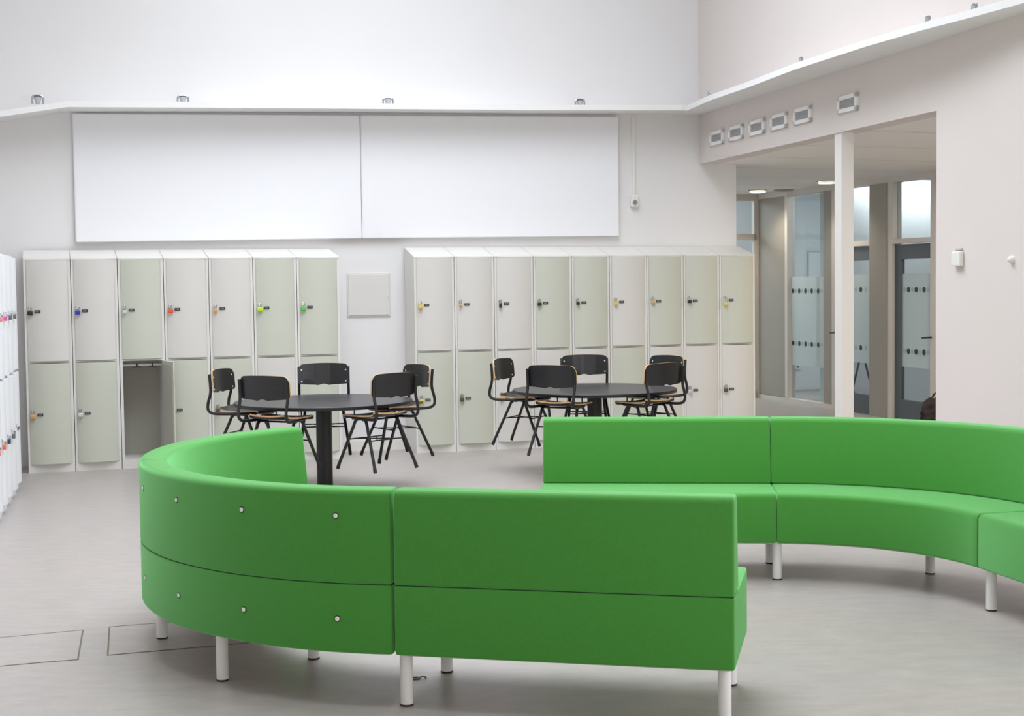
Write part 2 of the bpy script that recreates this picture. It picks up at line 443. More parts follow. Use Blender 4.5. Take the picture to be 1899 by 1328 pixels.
# fixed parts of the glazed wall
bm = BM()
gbox(bm, 0.02, sg(3.640), 0, .10, .06, 2.72)
gbox(bm, sg(3.925), sg(3.995), -.0, .10, 0, 2.72)
gbox(bm, sg(4.262), sg(4.372), -.03, .10, 0, 2.72)
gbox(bm, sg(4.66), sg(6.6), 0, .10, 0, 2.72)
struct('wall_glazed', bm, M['taupe'])
bm = BM()
gbox(bm, -.02, sg(3.995), -.012, .11, 0, .055)          # sill
gbox(bm, -.02, sg(6.6), -.012, .11, 2.72, CZ + .03)       # head
gbox(bm, sg(3.632), sg(3.652), -.02, .10, .05, 2.72)
gbox(bm, -.03, .03, -.02, .11, 0, 2.75)
gbox(bm, sg(3.995), sg(4.025), -.02, .10, 0, 2.72)
gbox(bm, sg(4.372), sg(4.405), -.02, .10, 0, 2.72)
gbox(bm, sg(4.632), sg(4.66), -.02, .10, 0, 2.72)
gbox(bm, sg(4.025), sg(4.262), -.02, .10, 2.01, 2.07)
gbox(bm, sg(4.405), sg(4.632), -.02, .10, 2.015, 2.07)
struct('trim_3', bm, M['frame'])

def dots(bm, s0, s1, z, n, d, mi_a, mi_b):
    for k in range(n):
        s = s0 + (s1 - s0) * (k + .5) / n; c = on_glass(s, d, z); mi = mi_a if k % 2 == 0 else mi_b
        r = .034 if k % 2 == (0 if mi_a == 0 else 1) else .029
        vs = [bm.verts.new(c + gd * math.cos(2 * PI * j / 16) * r + V(0, 0, 1) * math.sin(2 * PI * j / 16) * r) for j in range(16)]
        bm.faces.new(vs).material_index = mi
def pane(parent_name, s0, s1, z0, z1, frost=None, n=10):
    bm = BM(); gbox(bm, s0, s1, .045, .053, z0, z1)
    root = struct(parent_name, bm, M['glass'])
    if frost:
        bm = BM(); gbox(bm, s0, s1, .0405, .044, frost[0], frost[1])
        obj('frosted_film', bm, M['frost'], root)
        bm = BM(); dots(bm, s0 + .01, s1, frost[2], n, .039, 0, 1); dots(bm, s0 + .01, s1, frost[3], n, .039, 0, 1)
        obj('dot_rows', bm, [M['dot_black'], M['dot_grey']], root)
    return root
pane('window_1', sg(3.652), sg(3.925), .055, 2.72, (.495, 1.656, 1.47, .785), 11)
pane('window_2', sg(4.025), sg(4.262), 2.07, 2.72)
pane('window_3', sg(4.405), sg(4.632), 2.07, 2.72)
def door(name, s0, s1, hand, stile_l, stile_r, n):
    bm = BM()
    gbox(bm, s0, s0 + stile_l, .01, .06, .01, 2.005); gbox(bm, s1 - stile_r, s1, .01, .06, .01, 2.005)
    gbox(bm, s0 + stile_l, s1 - stile_r, .01, .06, 1.835, 2.005); gbox(bm, s0 + stile_l, s1 - stile_r, .01, .06, .01, .23)
    root = struct(name, bm, M['doorgrey'])
    bm = BM(); gbox(bm, s0 + stile_l, s1 - stile_r, .03, .038, .23, 1.835); obj('glass', bm, M['glass'], root)
    bm = BM(); gbox(bm, s0 + stile_l, s1 - stile_r, .025, .029, .61, 1.667); obj('frosted_film', bm, M['frost'], root)
    bm = BM(); dots(bm, s0 + stile_l + .02, s1 - stile_r + .02, 1.49, n, .0235, 1, 0); dots(bm, s0 + stile_l + .02, s1 - stile_r + .02, .79, n, .0235, 1, 0)
    obj('dot_rows', bm, [M['dot_black'], M['dot_grey']], root)
    bm = BM(); p = on_glass(hand, -.0, .965); q = on_glass(hand, -.055, .965); r_ = on_glass(hand - .13, -.055, .955)
    tube(bm, [p, q, r_], .010, 8); obj('door_handle', bm, M['black_steel'], root)
    return root
door('door_1', sg(4.025), sg(4.262), sg(4.04) , .10, .02, 6)
door('door_2', sg(4.405), sg(4.632), sg(4.64), .13, .012, 8)

# end glazing of the passage
ed = V(-math.cos(.3), -math.sin(.3), 0); en = V(-math.sin(.3), math.cos(.3), 0)
def on_end(s, d=0., z=0.): return GO + ed * s + en * d + V(0, 0, z)
def ebox(bm, s0, s1, d0, d1, z0, z1, mi=0):
    prism(bm, [xy(on_end(s0, d0)), xy(on_end(s1, d0)), xy(on_end(s1, d1)), xy(on_end(s0, d1))], z0, z1, mi)
bm = BM()
ebox(bm, .02, 2.2, -.02, .06, 2.70, CZ + .03); ebox(bm, .02, .06, -.02, .06, 0, 2.70); ebox(bm, .02, 2.2, -.02, .06, 2.17, 2.25)
ebox(bm, .02, 2.2, -.02, .06, 0, .1); ebox(bm, 1.0, 1.06, -.02, .06, .1, 2.7)
struct('trim_4', bm, M['frame'])
bm = BM(); ebox(bm, .06, 1.0, .018, .024, .1, 2.17); struct('window_4', bm, M['glass'])
bm = BM(); ebox(bm, .06, 1.0, .018, .024, 2.25, 2.70); struct('window_5', bm, M['glass'])
bm = BM(); ebox(bm, 2.2, 6.5, 0, .2, 0, 3.0); struct('wall_passage_end', bm, M['wall'])

# rooms behind the glass
bm = BM()
rb0, rb1 = on_glass(-1.2, 3.4), on_glass(8.5, 3.4)
prism(bm, [xy(rb0), xy(rb1), xy(on_glass(8.5, 3.55)), xy(on_glass(-1.2, 3.55))], 0, 3.0)
prism(bm, [xy(on_glass(-1.2, .1)), xy(on_glass(-1.2, 3.4)), xy(on_glass(-1.05, 3.4)), xy(on_glass(-1.05, .1))], 0, 3.0)
prism(bm, [xy(on_glass(1.55, .1)), xy(on_glass(1.55, 3.4)), xy(on_glass(1.65, 3.4)), xy(on_glass(1.65, .1))], 0, 3.0)
prism(bm, [xy(on_glass(8.4, .1)), xy(on_glass(8.4, 3.4)), xy(on_glass(8.5, 3.4)), xy(on_glass(8.5, .1))], 0, 3.0)
struct('wall_room', bm, M['room'])
bm = BM(); prism(bm, [xy(on_glass(-1.2, .1)), xy(on_glass(8.5, .1)), xy(on_glass(8.5, 3.55)), xy(on_glass(-1.2, 3.55))], 2.92, 3.05)
struct('ceiling_room', bm, M['room'])
bm = BM()
prism(bm, [xy(on_end(-1, 4.0)), xy(on_end(6, 4.0)), xy(on_end(6, 4.1)), xy(on_end(-1, 4.1))], 0, 3.2)
struct('wall_far', bm, M['room'])


# ------------------------------------------------------------------ pillar, lights, small things in the passage
bm = BM(); box(bm, 0, .125, .012, .125, 0, 2.835, bev=.004)
o = obj('pillar', bm, M['pillar'], None, on_right(3.09, 0, 0), rz_r)
tag(o, 'square white pillar standing under the lintel at the passage opening', 'pillar')

def downlight(p, lab, power):
    t = thing('downlight', lab, 'ceiling light', p, 0, 'round recessed lights of the passage')
    bm = BM(); lathe(bm, [(.125, 0), (.125, -.008), (.105, -.010), (.10, .01), (.125, .01)], 32); obj('rim', bm, M['ledge'], t, smooth=True)
    bm = BM(); lathe(bm, [(.001, -.020), (.09, -.018), (.104, -.009), (.104, .004), (.001, .004)], 32); obj('diffuser', bm, M['lamp'], t)
    d = bpy.data.lights.new('downlight_beam', 'SPOT'); d.energy = power; d.color = (1, .87, .68); d.spot_size = 2.3; d.spot_blend = .8; d.shadow_soft_size = .1
    l = bpy.data.objects.new('downlight_beam', d); COL.objects.link(l); l.location = (p[0], p[1], p[2] - .05)
downlight((3.25, 19.42, 2.783), 'round recessed ceiling light glowing warm, the farther one at the end of the passage', 38)
downlight((3.80, 17.77, 2.783), 'round recessed ceiling light glowing warm, the nearer one left of the pillar', 42)
for q, (x, y) in enumerate(((4.45, 14.3), (4.9, 11.6))):  # unseen fills added to brighten the passage
    d = bpy.data.lights.new('passage_fill_light', 'AREA'); d.shape = 'DISK'; d.size = .2; d.energy = 44; d.color = (1, .90, .76)
    l = bpy.data.objects.new('passage_fill_light', d); COL.objects.link(l); l.location = (x, y, 2.76)
t = thing('ceiling_air_valve', 'flat round grey air valve in the passage ceiling between the two lights', 'air valve', (3.585, 19.35, 2.787))
bm = BM(); lathe(bm, [(.14, .01), (.14, -.004), (.10, -.012), (.02, -.006), (.001, -.006)], 32); obj('valve_disc', bm, M['taupe'], t, smooth=True)

t = thing('ceiling_projector', 'small white projector hanging from the room ceiling behind the glass above the middle door', 'projector', (4.85, 20.0, 2.62), .3)
bm = BM(); box(bm, -.14, .14, -.12, .12, 0, .11, bev=.02); obj('housing', bm, M['plastic'], t)
bm = BM(); tube(bm, [(0, 0, .11), (0, 0, .30)], .02, 10); obj('ceiling_mount', bm, M['plastic'], t)
bm = BM(); lathe(bm, [(.035, 0), (.035, .02), (.001, .022)], 20); bm.transform(Matrix.Translation((-.05, -.12, .055)) @ Matrix.Rotation(PI / 2, 4, 'X')); obj('lens', bm, M['plate'], t, smooth=True)

bm = BM(); prism(bm, [xy(on_glass(.9, 3.33)), xy(on_glass(2.6, 3.33)), xy(on_glass(2.6, 3.39)), xy(on_glass(.9, 3.39))], 1.0, 1.95)
# whiteboard on the end wall of the first room
t = thing('whiteboard', 'large whiteboard on the room wall behind the narrow glass pane', 'whiteboard', on_glass(-1.045, 1.55, 1.0), math.atan2(gn.y, gn.x))
bm.free()
bm = BM(); box(bm, -.23, 1.3, -.03, -.002, 0, 1.03); obj('frame', bm, M['vent'], t)
bm = BM(); box(bm, -.215, 1.28, -.034, -.03, .015, 1.015); obj('writing_surface', bm, M['room'], t)
t = thing('wall_socket', 'small white double wall socket low on the room wall behind the narrow glass pane', 'socket', on_glass(-1.045, 1.15, .30), math.atan2(gn.y, gn.x))
bm = BM(); box(bm, -.06, .06, -.03, -.002, 0, .12, bev=.006); obj('housing', bm, M['plastic'], t)
bm = BM(); box(bm, -.012, .012, -.034, -.03, .025, .05); box(bm, -.012, .012, -.034, -.03, .07, .095); obj('socket_holes', bm, M['plate'], t)

# crossed legs seen low behind the middle glass door
t = thing('folding_stool', 'small folding stool with crossed black legs behind the middle glass door', 'stool', on_glass(2.2, .34, 0), .9)
bm = BM(); box(bm, -.19, .19, -.16, .16, .60, .62, bev=.006); obj('seat', bm, M['door_white'], t)
for sy in (-.13, .13):
    bm = BM(); tube(bm, [(-.17, sy, 0), (.17, sy, .60)], .014, 8); obj('leg', bm, M['black_steel'], t, smooth=True)
    bm = BM(); tube(bm, [(.17, sy + .028, 0), (-.17, sy + .028, .60)], .014, 8); obj('leg', bm, M['black_steel'], t, smooth=True)

# dark bag on the floor against the last door
bm = BM(); bmesh.ops.create_icosphere(bm, subdivisions=4, radius=1)
for v in bm.verts:
    n = 1 + .10 * math.sin(v.co.x * 7 + v.co.z * 4) * math.cos(v.co.y * 6) + .05 * math.sin(v.co.z * 15)
    v.co = V(v.co.x * .20 * n, v.co.y * .13 * n, max(0, (v.co.z * .5 + .5)) * .36 * (1 + .05 * math.sin(v.co.x * 9)))
t = thing('dark_bag', 'dark brown cloth bag slumped on the floor at the edge of the passage opening', 'bag', on_glass(4.76, -.27, 0), .3)
obj('bag_body', bm, M['bag'], t, smooth=True)
bm = BM(); tube(bm, smooth_path([(-.08, 0, .33), (-.06, -.02, .40), (.04, -.02, .41), (.08, 0, .33)]), .010, 8); obj('handle', bm, M['bag'], t, smooth=True)

# ------------------------------------------------------------------ lockers
LW_ = .3987; LH = 1.874
def locker_body_mesh(depth, rise, m, lower_open):
    bm = BM(); w = LW_ - .004; t_ = .012
    # side walls with sloped top, back, shelves, plinth
    def side(x0, x1):
        prof = [(0, .0), (depth, 0), (depth, LH + rise), (0, LH)]
        a = [bm.verts.new((x0, y, z)) for y, z in prof]; b = [bm.verts.new((x1, y, z)) for y, z in prof]
        bm.faces.new(a); bm.faces.new(b)
        for i in range(4): bm.faces.new((a[i], a[(i + 1) % 4], b[(i + 1) % 4], b[i]))
    side(.002, .022); side(w - .022, w)
    # sloped hood
    prof = [(-.004, LH - .004), (depth, LH + rise - .004), (depth, LH + rise + .008), (-.004, LH + .008)]
    a = [bm.verts.new((.001, y, z)) for y, z in prof]; b = [bm.verts.new((w + .001, y, z)) for y, z in prof]
    bm.faces.new(a); bm.faces.new(b)
    for i in range(4): bm.faces.new((a[i], a[(i + 1) % 4], b[(i + 1) % 4], b[i]))
    box(bm, .022, w - .022, .0, depth - .01, 0, .075)
    box(bm, .022, w - .022, .0, .02, LH - .012, LH)
    box(bm, .022, w - .022, .0, depth - .01, .965, .980)
    # dark lining strips beside the doors
    box(bm, .020, .026, .004, .02, .075, 1.865, mi=0); box(bm, w - .026, w - .020, .004, .02, .075, 1.865, mi=0)
    box(bm, .022, w - .022, depth - .012, depth - .002, 0, LH, mi=1)
    if not lower_open: pass
    return to_mesh('locker_body', bm, [m, M['inside']])
def door_mesh(h, m, bulge=.034):
    """bowed door, origin at lower left of the opening"""
    bm = BM(); w = LW_ - .004 - .050; n = 18
    F = []; B = []
    for i in range(n + 1):
        u = i / n; x = u * w
        y = -bulge * (1 - abs(2 * u - 1) ** 2.2) - .004
        F.append(((bm.verts.new((x, y, 0))), bm.verts.new((x, y, h)))); B.append((bm.verts.new((x, .006, 0)), bm.verts.new((x, .006, h))))
    for i in range(n):
        bm.faces.new((F[i][0], F[i + 1][0], F[i + 1][1], F[i][1])); bm.faces.new((B[i][0], B[i][1], B[i + 1][1], B[i + 1][0]))
        bm.faces.new((F[i][1], F[i + 1][1], B[i + 1][1], B[i][1])); bm.faces.new((F[i][0], B[i][0], B[i + 1][0], F[i + 1][0]))
    bm.faces.new((F[0][0], F[0][1], B[0][1], B[0][0])); bm.faces.new((F[n][0], B[n][0], B[n][1], F[n][1]))
    return to_mesh('door', bm, m, True, 30)
H_UP, H_LO = .880, .885
ME = {}
def door_me(kind, up):
    k = (kind, up)
    if k not in ME: ME[k] = door_mesh(H_UP if up else H_LO, M[{'w': 'door_white', 'g': 'door_green', 'x': 'locker_w'}[kind]])
    return ME[k]
bm = BM(); box(bm, -.024, .024, -.004, .004, -.011, .011, bev=.0035); bm.free()
def plate_mesh(seed):
    rnd = random.Random(seed); bm = BM(); box(bm, -.025, .025, -.004, .004, -.012, .012, bev=.0035)
    for d in range(3):
        x = -.014 + d * .011
        for (a, b, c, e) in rnd.sample([(0, .006, .005, .0062), (0, .006, -.0006, .0006), (0, .006, -.0062, -.005), (0, .0012, 0, .006), (.005, .0062, 0, .006), (0, .0012, -.006, 0), (.005, .0062, -.006, 0)], 5):
            box(bm, x + a, x + b, -.0052, -.004, c, e, mi=1)
    return to_mesh('number_plate', bm, [M['plate'], M['plate_txt']])
for q in range(4): ME['plate%d' % q] = plate_mesh(q)
bm = BM(); box(bm, -.008, .008, -.016, .004, -.012, .012, bev=.002); ME['hasp'] = to_mesh('hasp', bm, M['steel'])

LOCK_MATS = {}
def lock_mat(rgb, metal=0., rough=.35):
    k = (rgb, metal)
    if k not in LOCK_MATS: LOCK_MATS[k] = mat('padlock_%d' % len(LOCK_MATS), rgb, rough, metal)
    return LOCK_MATS[k]
PAL = {'black': ((30, 30, 32), 0), 'blue': ((42, 52, 170), 0), 'silver': ((205, 205, 206), .35), 'red': ((222, 84, 52), 0), 'brass': ((206, 176, 112), .35),
       'lime': ((178, 224, 44), 0), 'lightgreen': ((84, 190, 72), 0), 'yellow': ((222, 198, 92), .2), 'tan': ((212, 160, 96), .1), 'darkbrass': ((96, 88, 62), .4),
       'pink': ((232, 90, 170), 0), 'rose': ((232, 140, 140), 0), 'orange': ((226, 120, 80), 0), 'navy': ((50, 56, 90), 0), 'grey': ((110, 112, 116), .3)}
n_lock = [0]
def padlock(world_p, rz, colour, w, h, shackle, label, group):
    t = thing('padlock', label, 'padlock', world_p, rz, group)
    bm = BM(); box(bm, -w / 2, w / 2, -.011, .011, 0, h, bev=.004, seg=3)
    k = 'lockbody%.3f_%.3f_%s' % (w, h, colour)
    if k not in ME: ME[k] = to_mesh('lock_body', bm, lock_mat(*PAL[colour]), True)
    else: bm.free()
    link('lock_body', ME[k], t)
    k = 'shackle%.3f_%.3f' % (w, shackle)
    if k not in ME:
        bm = BM(); r = w * .30
        pts = [(-r, 0, h - .004), (-r, 0, h + shackle - r)] + [(-r * math.cos(a), 0, h + shackle - r + r * math.sin(a)) for a in [PI * j / 8 for j in range(1, 8)]] + [(r, 0, h + shackle - r), (r, 0, h - .004)]
        tube(bm, pts, .0035, 8); ME[k] = to_mesh('shackle', bm, M['steel'], True)
    link('shackle', ME[k], t)
BODY = {}
def locker(origin, rz, depth, rise, up, lo, label, group, bm_key, white=False, num=0, lo_open=False):
    t = thing('locker', label, 'locker', origin, rz, group)
    if bm_key not in BODY: BODY[bm_key] = locker_body_mesh(depth, rise, M['locker_w'] if white else M['locker'], lo_open)
    link('cabinet', BODY[bm_key], t)
    for k, (kind, z) in enumerate(((up, .983), (lo, .077))):
        if kind is None: continue
        d = link('door', door_me(kind, k == 0), t, (.024, -.001, z), 0,
                 {'g': 'pale sage green door', 'w': 'pearl white door', 'x': 'white door'}[kind])
        p = link('number_plate', ME['plate%d' % (num % 4)], d, (.088, -.0345, .437), -.17)
        h = link('hasp', ME['hasp'], d, (.022, -.010, .462), 0)
    if lo_open:
        a = math.radians(-78)
        d = link('door', door_me('g', False), t, (LW_ - .026 + .004, -.004, .077), 0, 'door swung wide open')
        # hinged on the right: rotate the door about its right edge
        w = LW_ - .054
        ang = math.radians(102)
        d.rotation_euler = (0, 0, ang); d.location = (LW_ - .028 - w * math.cos(ang), -.004 - w * math.sin(ang), .077)
        bm = BM(); box(bm, 0.02, w - .02, .006, .012, .03, H_LO - .03); obj('door_lining', bm, M['inside'], d)
        link('number_plate', ME['plate%d' % (num % 4)], d, (.088, -.0345, .437), -.17)
        bm = BM(); tube(bm, [(.024, .05, .925), (LW_ - .03, .05, .925)], .009, 8); rail = obj('rail', bm, M['locker'], t, smooth=True)
        for x in (.15, .285):
            bm = BM(); box(bm, x - .006, x + .006, .035, .062, .905, .942)
            tube(bm, smooth_path([(x - .035, .045, .902), (x, .045, .912), (x + .035, .045, .902)]), .004, 6)
            obj('hook', bm, M['black_steel'], rail)
        for z in (.14, .80):
            bm = BM(); box(bm, LW_ - .035, LW_ - .018, -.02, .0, z, z + .05, bev=.003); obj('hinge', bm, M['locker'], t)
    return t
def row_pt(O, a, s, x, y, z=0):
    c, s_ = math.cos(a), math.sin(a)
    X = s * LW_ + x
    return V(O[0] + c * X - s_ * y, O[1] + s_ * X + c * y, z)
LO, LA = (-4.2555, 12.877), .305
RO_, RA = (-.925, 14.055), .303
ordl = ['leftmost', 'second from the left', 'third from the left', 'middle one', 'fifth from the left', 'sixth from the left', 'rightmost']
upL = 'wwgwwgg'; loL = 'gg_ggwg'
col = {'w': 'pearl white', 'g': 'pale sage green'}
lockL_up = ['black', 'blue', 'silver', 'red', 'tan', 'lime', 'lightgreen']
uL = ['black', 'blue', 'small silver', 'red', 'tan', 'lime yellow', 'bright green']
for i in range(7):
    op = i == 2
    lab = ('locker of the left row with an open empty lower compartment' if op else
           '%s locker of left row, %s padlock on upper door' % (ordl[i], uL[i]))
    locker(row_pt(LO, LA, i, 0, 0), LA, .50, .085, upL[i], None if op else loL[i], lab, 'lockers of the left row on the back wall', 'L', num=i, lo_open=op)
    w, h, sh = [(.045, .036, .036), (.045, .036, .036), (.032, .030, .042), (.046, .036, .038), (.034, .034, .036), (.050, .036, .036), (.046, .038, .034)][i]
    padlock(row_pt(LO, LA, i, .050, -.036, 1.388), LA, lockL_up[i], w, h, sh,
            '%s padlock, upper door of the %s locker in left row' % (uL[i], ordl[i].replace('middle one', 'fourth')), 'padlocks of the left locker row')
for i, c, n in ((0, 'tan', 'tan'), (1, 'silver', 'silver'), (4, 'darkbrass', 'dark brass')):
    padlock(row_pt(LO, LA, i, .050, -.036, .482), LA, c, .042, .036, .036, '%s padlock on a lower door of the left row, %s' % (n, {0: 'at the far left end', 1: 'left of the open compartment', 4: 'behind the leftmost chair'}[i]), 'padlocks of the left locker row')
ordr = ['leftmost', 'second', 'third', 'fourth', 'fifth', 'sixth', 'seventh', 'second from the right', 'rightmost']
upR = 'wwwggwggg'; loR = 'ggwwwgwww'
lockR = ['yellow', 'brass', 'black', 'black', 'black', 'yellow', 'brass', 'black', 'yellow']
uR = ['yellow brass', 'small dull brass', 'tall black', 'wide black', 'small black', 'yellow brass', 'dull brass', 'square black', 'long-shackled yellow']
dim = [(.042, .038, .036), (.030, .024, .040), (.026, .044, .036), (.042, .032, .034), (.032, .028, .034), (.036, .038, .038), (.036, .028, .040), (.040, .028, .040), (.034, .034, .066)]
for i in range(9):
    o = ordr[i] + (' from the left' if 1 <= i <= 6 else '')
    locker(row_pt(RO_, RA, i, 0, 0), RA, .384, .095, upR[i], loR[i],
           '%s locker of the right row, %s upper door' % (o, col[upR[i]]), 'lockers of the right row on the back wall', 'R', num=i)
    w, h, sh = dim[i]
    padlock(row_pt(RO_, RA, i, .050, -.036, 1.425 - h - (.03 if i == 8 else 0)), RA, lockR[i], w, h, sh,
            '%s padlock, upper door of the %s locker in right row' % (uR[i], o), 'padlocks of the right locker row')
for i, c, n, pl in ((0, 'yellow', 'yellow brass', 'behind a chair of the left table'), (1, 'darkbrass', 'dark brass', 'on the sage door between the tables'),
                (2, 'yellow', 'pale brass', 'behind a chair of the right table'), (7, 'silver', 'silver', 'right of the right table'), (8, 'darkbrass', 'dark brass', 'at the right end of the row')):
    padlock(row_pt(RO_, RA, i, .050, -.036, .485), RA, c, .040, .036, .036, '%s padlock, lower door of right row, %s' % (n, pl), 'padlocks of the right locker row')
# white row along the left wall, seen almost edge-on
far = V(-4.03, 11.94, 0); dS = V(-.2425, .970, 0).normalized(); aS = math.atan2(dS.y, dS.x)
lc_u = ['grey', 'grey', 'pink', 'rose', 'grey']; lc_l = [None, 'grey', 'navy', 'orange', 'rose']
for i in range(5):
    o = far - dS * LW_ * (i + 1)
    lab = ['white locker on the left wall, farthest from the camera, seen edge-on', 'second farthest white locker on the left wall', 'third farthest white locker on the left wall',
           'fourth farthest white locker on the left wall', 'white locker on the left wall cut by the left frame edge'][i]
    locker(o, aS, .44, .07, 'x', 'x', lab, 'white lockers along the left wall', 'W', white=True, num=i)
    c, s_ = math.cos(aS), math.sin(aS)
    def lp(x, y, z): return V(o.x + c * x - s_ * y, o.y + s_ * x + c * y, z)
    nm = ['farthest', 'second farthest', 'third farthest', 'fourth farthest', 'nearest'][i]
    padlock(lp(.05, -.036, 1.385), aS, lc_u[i], .036, .036, .036, '%s padlock, upper door of the %s white locker' % (lc_u[i], nm), 'padlocks of the white lockers')
    if lc_l[i]: padlock(lp(.05, -.036, .478), aS, lc_l[i], .036, .036, .036, '%s padlock, lower door of the %s white locker' % (lc_l[i], nm), 'padlocks of the white lockers')

# ------------------------------------------------------------------ sofas
def offset_poly(P, d):
    """inset a convex ccw polygon by d"""
    n = len(P); L = []
    for i in range(n):
        a, b = P[i], P[(i + 1) % n]
        t = (b - a).normalized(); nn = Vector((-t.y, t.x)); L.append((a + nn * d, t))
    out = []
    for i in range(n):
        (p, t), (q, u) = L[i - 1], L[i]
        den = t.x * u.y - t.y * u.x
        k = ((q.x - p.x) * u.y - (q.y - p.y) * u.x) / den
        out.append(p + t * k)
    return out
def round_poly(P, R_, seg=5):
    n = len(P); out = []
    for i in range(n):
        r = R_[i] if isinstance(R_, (list, tuple)) else R_
        a, b, c = P[i - 1], P[i], P[(i + 1) % n]
        u = (a - b).normalized(); v = (c - b).normalized()
        half = u.angle(v) / 2; dist = min(r / math.tan(half), (a - b).length * .45, (c - b).length * .45); rr = dist * math.tan(half)
        ctr = b + (u + v).normalized() * (rr / math.sin(half))
        p, q = b + u * dist - ctr, b + v * dist - ctr
        a0, a1 = math.atan2(p.y, p.x), math.atan2(q.y, q.x); da = (a1 - a0 + PI) % (2 * PI) - PI
        for k in range(seg + 1): out.append(ctr + Vector((math.cos(a0 + da * k / seg), math.sin(a0 + da * k / seg))) * rr)
    return out
def sweep(prof, r, place, length, nseg, end_r=.010, gap=.002):
    """prof: ccw polygon in (depth, z); place(s, v, z) -> world; pillow-rounded ends"""
    P = [Vector(p) for p in prof]; bm = BM(); rows = []
    st = []
    ke = 4
    for k in range(ke + 1):
        a = PI / 2 * k / ke; st.append((gap + end_r * (1 - math.sin(a)), end_r * (1 - math.cos(a)) * 1.0))
    st = [(gap + end_r * (1 - math.cos(PI / 2 * k / ke)), end_r * (1 - math.sin(PI / 2 * k / ke))) for k in range(ke + 1)]
    mid = [(gap + end_r + (length - 2 * gap - 2 * end_r) * k / nseg, 0) for k in range(1, nseg)]
    allst = st + mid + [(length - s, i) for s, i in reversed(st)]
    for s, ins in allst:
        Q = round_poly(offset_poly(P, ins) if ins > 1e-6 else P, [max(q_ - ins * .5, .004) for q_ in r])
        rows.append([bm.verts.new(place(s, q.x, q.y)) for q in Q])
    n = len(rows[0])
    for A, B in zip(rows[:-1], rows[1:]):
        for k in range(n): bm.faces.new((A[k], A[(k + 1) % n], B[(k + 1) % n], B[k]))
    bm.faces.new(rows[0]); bm.faces.new(rows[-1])
    return bm
ZB, ZS, ZT = .206, .474, .841
def sofa_parts(t, place, length, D, nseg, legs, buttons, base):
    def pl(s, v, z): return place(s, v, z) - base
    seat_p = [(.0, ZB), (D, ZB), (D, ZS - .012), (.18, ZS), (.0, ZS)]
    back_p = [(.0, ZS + .002), (.185, ZS + .002), (.125, ZT - .002), (.0, ZT)]
    def insz(P): return P
    bm = sweep([(0, ZB), (D, ZB), (D, ZS), (0, ZS)], (.010, .012, .028, .008), pl, length, nseg); obj('seat', bm, M['green'], t, smooth=True, ang=60)
    bm = sweep(back_p, (.008, .008, .030, .026), pl, length, nseg); obj('backrest', bm, M['green'], t, smooth=True, ang=60)
    bm = sweep([(.0045, ZS - .006), (.16, ZS - .006), (.16, ZS + .008), (.0045, ZS + .008)], (.002,) * 4, pl, length, nseg, end_r=.003, gap=.006)  # dark strip in the groove, its colour paints the shade of the seam
    obj('seam_shade_strip', bm, M['seam_shade'], t, smooth=True, ang=40)
    bm = sweep([(.03, ZB - .008), (D - .03, ZB - .008), (D - .03, ZB + .002), (.03, ZB + .002)], (.002,) * 4, pl, length, nseg, end_r=.004, gap=.02)
    obj('base_board', bm, M['board'], t, smooth=True, ang=40)
    for s, v in legs:
        p = pl(s, v, 0)
        bm = BM(); tube(bm, [p + V(0, 0, .006), p + V(0, 0, ZB + .01)], .025, 20, r_end=.025); l = obj('leg', bm, M['metal_white'], t, smooth=True)
        bm = BM(); lathe(bm, [(.024, 0), (.026, .002), (.026, .007), (.022, .008)], 20, c=(p.x, p.y)); obj('foot_cap', bm, M['rubber'], l, smooth=True)
    for s, z in buttons:
        p = pl(s, 0, z); q = pl(s, -.01, z); nrm = (q - p).normalized()
        Mx = Matrix.Translation(p + nrm * .0005) @ nrm.to_track_quat('Z', 'Y').to_matrix().to_4x4()
        bm = BM(); lathe(bm, [(.0125, -.002), (.0125, .0012), (.009, .0012), (.009, -.002)], 16); bm.transform(Mx); b_ = obj('button_recess', bm, M['hole'], t)
        bm = BM(); lathe(bm, [(.009, 0), (.009, .003), (.006, .0045), (.0035, .0045), (.003, .002), (.001, .002)], 16); bm.transform(Mx); obj('screw', bm, M['screwcap'], b_, smooth=True)
def curved(name, label, c, Ro, D, a0, sweep_ang, legs, buttons, cw=True):
    """starts at angle a0 and runs with decreasing angle"""
    c = V(*c, 0); mid = a0 - sweep_ang / 2
    base = c + V(math.cos(mid), math.sin(mid), 0) * (Ro - D / 2)
    t = thing(name, label, 'sofa', base, 0, 'green sofa modules of the round seating')
    L = Ro * sweep_ang
    def place(s, v, z):
        a = a0 - s / Ro; r = Ro - v
        return c + V(math.cos(a) * r, math.sin(a) * r, z)
    lg = [((a0 - a) * Ro, v) for a, v in legs]; bt = [((a0 - a) * Ro, z) for a, z in buttons]
    sofa_parts(t, place, L, D, 26, lg, bt, base)
def straight(name, label, P0, ang, length, D, legs):
    P0 = V(*P0, 0); u = V(math.cos(ang), math.sin(ang), 0); n = V(-math.sin(ang), math.cos(ang), 0)
    if D < 0: n = -n; D = -D
    base = P0 + u * length / 2 + n * D / 2
    t = thing(name, label, 'sofa', base, 0, 'green sofa modules of the round seating')
    sofa_parts(t, lambda s, v, z: P0 + u * s + n * v + V(0, 0, z), length, D, 2, legs, [], base)
dr = math.radians
NC, NR, ND = (-.26, 7.04), 1.49, .61
straight('sofa_straight_module', 'straight green sofa module in the foreground, seen from behind, on white legs', (-.462, 5.556), -.2286, 1.290, .62,
         [(.028, .06), (1.245, .06), (.05, .555), (1.225, .575)])
curved('sofa_curved_module', 'curved green sofa module in the foreground with silver screws across its back', NC, NR, ND, dr(-97.9), dr(66.7),
       [(dr(-132.2), .08), (dr(-131), ND - .06)],
       [(dr(a), z) for a in (-106.5, -123.2, -139.8, -156.8) for z in (.737, .338)])
